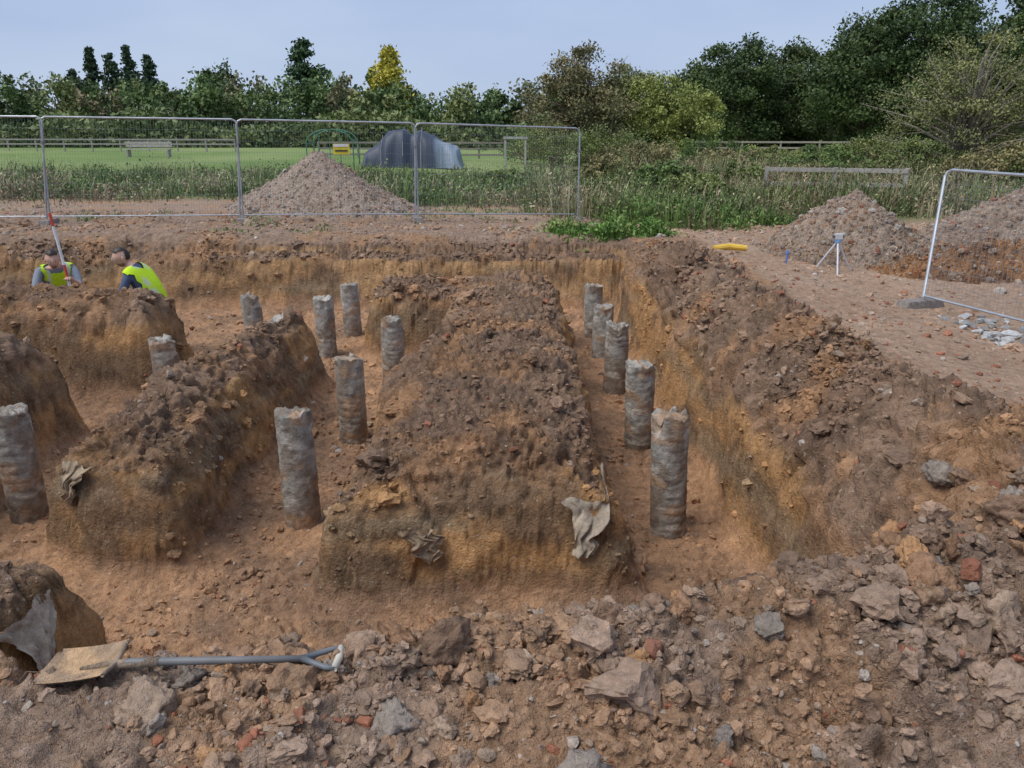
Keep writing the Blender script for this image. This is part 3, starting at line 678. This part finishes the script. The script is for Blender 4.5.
rocks('broken_concrete',3,np.stack([bx,by,hz(bx,by)+s*.2],-1),s,np.tile([.50,.49,.47],(n,1))*R.uniform(.6,1.2,(n,1)),M_clod,False,crumb=.4)
b=MB()
for i in range(45):
    x=R.uniform(-2.5,3.2);y=R.uniform(2.0,6);a=R.random()*6.28;L=R.uniform(.05,.16);z=float(hz(x,y))
    addtube(b,[(x,y,z),(x+L*.5*math.cos(a),y+L*.5*math.sin(a),z+L*.3),(x+L*math.cos(a+.4),y+L*math.sin(a+.4),z+L*.2)],[.003,.0025,.001],4,0,(.32,.24,.17))
b.make('root_fragments',[M_bark])

# ------------------------------------------------------------ people
def skinned(nodes,edges,root):
    me=bpy.data.meshes.new('tmp');ob=bpy.data.objects.new('tmp',me);scene.collection.objects.link(ob)
    bm=bmesh.new();ly=bm.verts.layers.skin.verify();vs={}
    for k,(p,r) in nodes.items():
        v=bm.verts.new(p);v[ly].radius=(r,r);v[ly].use_root=(k==root);vs[k]=v
    for a,c in edges: bm.edges.new((vs[a],vs[c]))
    bm.to_mesh(me);bm.free()
    m_=ob.modifiers.new('s','SKIN');m_.use_smooth_shade=True
    s2=ob.modifiers.new('u','SUBSURF');s2.levels=2;s2.render_levels=2
    bpy.context.view_layer.update();dg=bpy.context.evaluated_depsgraph_get();ev=ob.evaluated_get(dg);mm=ev.to_mesh()
    V=np.array([v.co[:] for v in mm.vertices]);Fc=[list(p.vertices) for p in mm.polygons];ev.to_mesh_clear()
    bpy.data.objects.remove(ob);return V,Fc
def segd(p,a,c):
    a=np.array(a);c=np.array(c);t=np.clip(((p-a)@(c-a))/((c-a)@(c-a)),0,1);return np.linalg.norm(p-a-t[:,None]*(c-a),axis=1),t
def person(name,J,fwd,look,shirt,sleeve_short,hair):
    N=dict(pelvis=(J['pelvis'],.145),spine=(J['spine'],.14),chest=(J['chest'],.16),neck=(J['neck'],.06),skull=(J['skull'],.055))
    E=[('pelvis','spine'),('spine','chest'),('chest','neck'),('neck','skull')]
    for s in'LR':
        N['sh'+s]=(J['sh'+s],.065);N['el'+s]=(J['el'+s],.047);N['wr'+s]=(J['wr'+s],.030)
        N['hp'+s]=(J['hp'+s],.085);N['kn'+s]=(J['kn'+s],.06);N['an'+s]=(J['an'+s],.042);N['to'+s]=(J['to'+s],.038)
        N['ha'+s]=(tuple(np.array(J['wr'+s])+.07*(np.array(J['wr'+s])-np.array(J['el'+s]))/np.linalg.norm(np.array(J['wr'+s])-np.array(J['el'+s]))),.032)
        E+=[('chest','sh'+s),('sh'+s,'el'+s),('el'+s,'wr'+s),('wr'+s,'ha'+s),('pelvis','hp'+s),('hp'+s,'kn'+s),('kn'+s,'an'+s),('an'+s,'to'+s)]
    V,Fc=skinned(N,E,'pelvis')
    D=np.array([segd(V,N[a][0],N[c][0])[0] for a,c in E]);who=D.argmin(0)
    col=np.zeros((len(V),3))
    nm=[a+'-'+c for a,c in E]
    sk=(.62,.37,.27)
    for i,k in enumerate(nm):
        c=shirt
        if k=='neck-skull': c=sk
        elif k.startswith('el'): c=sk if sleeve_short else shirt
        elif k.startswith('wr'): c=sk
        elif k.startswith('hp') or k.startswith('pelvis-h') or k=='pelvis-spine': c=(.04,.045,.06)
        elif k.startswith('kn'): c=(.04,.045,.06)
        elif k.startswith('an'): c=(.08,.05,.03)
        col[who==i]=c
    b=MB();q=[f for f in Fc if len(f)==4];t3=[f for f in Fc if len(f)==3]
    b.add(V,q,0,col)
    if t3: b.F.append(np.array(t3,np.int32));b.M.append(np.zeros(len(t3)))
    me=bpy.data.meshes.new('t');me.from_pydata(V.tolist(),[],Fc);me.update()
    nr=np.array([v.normal[:] for v in me.vertices])
    tor={nm.index('spine-chest'),nm.index('chest-neck'),nm.index('chest-shL'),nm.index('chest-shR'),nm.index('pelvis-spine')}
    ist=np.array([w in tor for w in who])
    dn,_=segd(V,N['neck'][0],N['skull'][0]);ist&=dn>.08
    vq=[f for f in q if all(ist[f])]
    vc=np.tile(np.array((.56,.80,.03)),(len(V),1))
    sp=np.array(N['spine'][0]);ch=np.array(N['chest'][0]);ax=(ch-sp)/np.linalg.norm(ch-sp);hh=(V-sp)@ax
    vc[(np.abs(hh-.02)<.022)]=(.6,.6,.58)
    f_=np.array(fwd);sd=np.cross(f_,[0,0,1.]);sd/=np.linalg.norm(sd);lat=np.abs((V-ch)@sd)
    vc[(np.abs(lat-.10)<.016)&(hh>.05)]=(.6,.6,.58)
    b.add(V+nr*.02,vq,0,vc)
    for s in'LR':
        w=np.array(J['wr'+s]);d=w-np.array(J['el'+s]);d/=np.linalg.norm(d)
        sd=np.cross(d,[0,0,1.]);sd/=np.linalg.norm(sd)+1e-6;dn=np.cross(d,sd);dn=dn*(-np.sign(dn[2]) if abs(dn[2])>.01 else 1)
        for i,(o,l) in enumerate(((-.027,.075),(-.009,.085),(.009,.08),(.027,.062))):
            p0=w+d*.085+sd*o;p1=p0+d*l*.45+dn*.008;p2=p1+d*l*.2+dn*l*.35;p3=p2-d*l*.12+dn*l*.25
            addtube(b,[p0,p1,p2,p3],[.0095,.009,.008,.006],7,1,sk)
        p0=w+d*.035+sd*.03;addtube(b,[p0,p0+sd*.025+d*.025,p0+sd*.03+d*.05+dn*.015],[.011,.010,.007],7,1,sk)
    hc=np.array(J['head']);f=np.array(look,float);f/=np.linalg.norm(f);r_=np.cross(f,[0,0,1.]);r_/=np.linalg.norm(r_);u_=np.cross(r_,f)
    V0,F0=ico(4);v=V0.copy()
    jaw=1-.28*np.clip(-v[:,2],0,1);hx=v[:,0]*.078*jaw;hy=v[:,1]*.098*(1-.12*np.clip(-v[:,2],0,1));hzz=v[:,2]*.12
    fr=v[:,1]>0
    nose=np.exp(-((v[:,0]/.16)**2+((v[:,2]+.12)/.25)**2))*fr*.026
    brow=np.exp(-((v[:,2]-.12)/.1)**2)*fr*.005;eye=np.exp(-(((np.abs(v[:,0])-.36)/.15)**2+((v[:,2]-.0)/.1)**2))*fr*.009
    chin=np.exp(-((v[:,0]/.35)**2+((v[:,2]+.82)/.2)**2))*fr*.012;lip=np.exp(-((v[:,0]/.28)**2+((v[:,2]+.45)/.07)**2))*fr*.005
    hy=hy+nose+brow-eye+chin+lip
    c=np.tile(np.array(sk),(len(v),1));c[(lip>.003)]=(.42,.18,.15)
    beard=(v[:,2]<-.55)&(v[:,1]>-.1)&(lip<.002);c[beard]=(.25,.15,.10)
    hm=(v[:,2]>.55)|((v[:,1]<-.35)&(v[:,2]>-.35))
    hv=hm*(.006+.003*vn(v[:,0]*9,v[:,1]*9,v[:,2]*9,4));c[hm]=hair
    W=hc+ (hx*(1+hv*8))[:,None]*r_+(hy+np.sign(v[:,1])*hv)[:,None]*f+(hzz+hv*(v[:,2]>0))[:,None]*u_
    b.add(W,F0,1,c)
    V2,F2=ico(2)
    for s in(-1,1):
        e=hc+s*.030*r_+.084*f+.0*u_;b.add(e+V2*.011,F2,1,(.75,.75,.73));b.add(e+f*.008+V2*.006,F2,1,(.03,.02,.02))
        ear=hc+s*.079*r_-.005*f-.01*u_
        b.add(ear+V2@np.array([r_*.008,f*.018,u_*.03]),F2,1,sk)
    b.make(name,[M_cloth,M_skin],True)
person('construction_worker',dict(pelvis=(-4.50,9.62,-.44),spine=(-4.54,9.60,-.26),chest=(-4.62,9.57,-.05),neck=(-4.72,9.55,.08),skull=(-4.79,9.54,.15),head=(-4.83,9.53,.20),
  shL=(-4.68,9.76,.0),elL=(-4.83,9.80,-.24),wrL=(-5.03,9.70,-.38),shR=(-4.70,9.37,.0),elR=(-4.80,9.30,-.26),wrR=(-5.02,9.34,-.36),
  hpL=(-4.50,9.73,-.5),knL=(-4.83,9.76,-.68),anL=(-4.60,9.74,-1.02),toL=(-4.80,9.75,-1.06),hpR=(-4.50,9.5,-.5),knR=(-4.84,9.46,-.66),anR=(-4.58,9.48,-1.02),toR=(-4.78,9.47,-1.06)),
  (-.8,0,-.4),(-.8,-.5,-.15),(.09,.12,.19),False,(.035,.022,.015))
person('construction_worker',dict(pelvis=(-5.85,9.85,-.44),spine=(-5.80,9.78,-.24),chest=(-5.74,9.68,-.04),neck=(-5.70,9.60,.08),skull=(-5.69,9.56,.13),head=(-5.68,9.52,.18),
  shR=(-5.90,9.55,.01),elR=(-5.88,9.36,-.22),wrR=(-5.66,9.26,-.24),shL=(-5.56,9.74,.01),elL=(-5.42,9.55,-.16),wrL=(-5.40,9.38,-.06),
  hpL=(-5.74,9.92,-.52),knL=(-5.55,9.62,-.66),anL=(-5.65,9.82,-1.02),toL=(-5.52,9.66,-1.06),hpR=(-5.96,9.82,-.52),knR=(-5.88,9.48,-.68),anR=(-5.9,9.72,-1.02),toR=(-5.82,9.54,-1.06)),
  (.5,-.7,-.4),(.45,-.75,-.2),(.24,.26,.30),True,(.035,.022,.015))
b=MB();A=np.array([-5.47,9.28,.76]);B=np.array([-5.30,9.3,-1.08])
for i in range(12):
    p0=A+(B-A)*i/12;p1=A+(B-A)*(i+1)/12;addtube(b,[p0,p1],.017,8,0,(.75,.75,.74) if i%4 else (.6,.08,.05))
b.make('survey_staff',[M_paint])

# ------------------------------------------------------------ world, sun, camera
w=bpy.data.worlds.new('World');scene.world=w;w.use_nodes=True;nt=w.node_tree;N=nt.nodes;L=nt.links
bg=N['Background']
sky=N.new('ShaderNodeTexSky');sky.sky_type='NISHITA';sky.sun_disc=False;sky.sun_elevation=math.radians(55)
sc=N.new('ShaderNodeVectorMath');sc.operation='SCALE';sc.inputs['Scale'].default_value=.09;L.new(sky.outputs[0],sc.inputs[0])
tc=N.new('ShaderNodeTexCoord');mp=N.new('ShaderNodeMapping');mp.inputs['Scale'].default_value=(1,1,3.5);L.new(tc.outputs['Generated'],mp.inputs[0])
nz=N.new('ShaderNodeTexNoise');nz.inputs['Scale'].default_value=2.2;nz.inputs['Detail'].default_value=4;L.new(mp.outputs[0],nz.inputs[0])
cr=N.new('ShaderNodeValToRGB');cr.color_ramp.elements[0].position=.35;cr.color_ramp.elements[0].color=(.38,.50,.76,1);cr.color_ramp.elements[1].position=.7;cr.color_ramp.elements[1].color=(.52,.63,.85,1)
L.new(nz.outputs['Fac'],cr.inputs[0])
sx=N.new('ShaderNodeSeparateXYZ');L.new(tc.outputs['Generated'],sx.inputs[0])
mr=N.new('ShaderNodeMapRange');mr.inputs[1].default_value=0;mr.inputs[2].default_value=.16;mr.inputs[3].default_value=.6;mr.inputs[4].default_value=0;L.new(sx.outputs[2],mr.inputs[0])
mh=N.new('ShaderNodeMix');mh.data_type='RGBA';mh.inputs[7].default_value=(.60,.69,.85,1);L.new(mr.outputs[0],mh.inputs[0]);L.new(cr.outputs[0],mh.inputs[6])
mx=N.new('ShaderNodeMix');mx.data_type='RGBA';mx.inputs[0].default_value=.9;L.new(sc.outputs[0],mx.inputs[6]);L.new(mh.outputs[2],mx.inputs[7])
L.new(mx.outputs[2],bg.inputs[0]);bg.inputs[1].default_value=1.0
sd=bpy.data.lights.new('sun','SUN');sd.energy=2.8;sd.angle=math.radians(40);sd.color=(1,.97,.93)
so=bpy.data.objects.new('sun',sd);scene.collection.objects.link(so)
dv=Vector((-.75,-.35,0)).normalized()*math.cos(math.radians(58))+Vector((0,0,math.sin(math.radians(58))))
so.rotation_euler=dv.to_track_quat('Z','Y').to_euler()
sky.sun_elevation=math.radians(58);sky.sun_rotation=math.atan2(dv.x,dv.y)
cd=bpy.data.cameras.new('cam');cd.sensor_width=36;cd.lens=770/1024*36;cd.clip_end=3000;cd.clip_start=.05
co=bpy.data.objects.new('cam',cd);scene.collection.objects.link(co);co.location=(0,0,1.7);co.rotation_euler=(math.radians(90-18.3),0,0)
scene.camera=co
scene.view_settings.view_transform='Standard';scene.view_settings.look='None';scene.view_settings.exposure=0
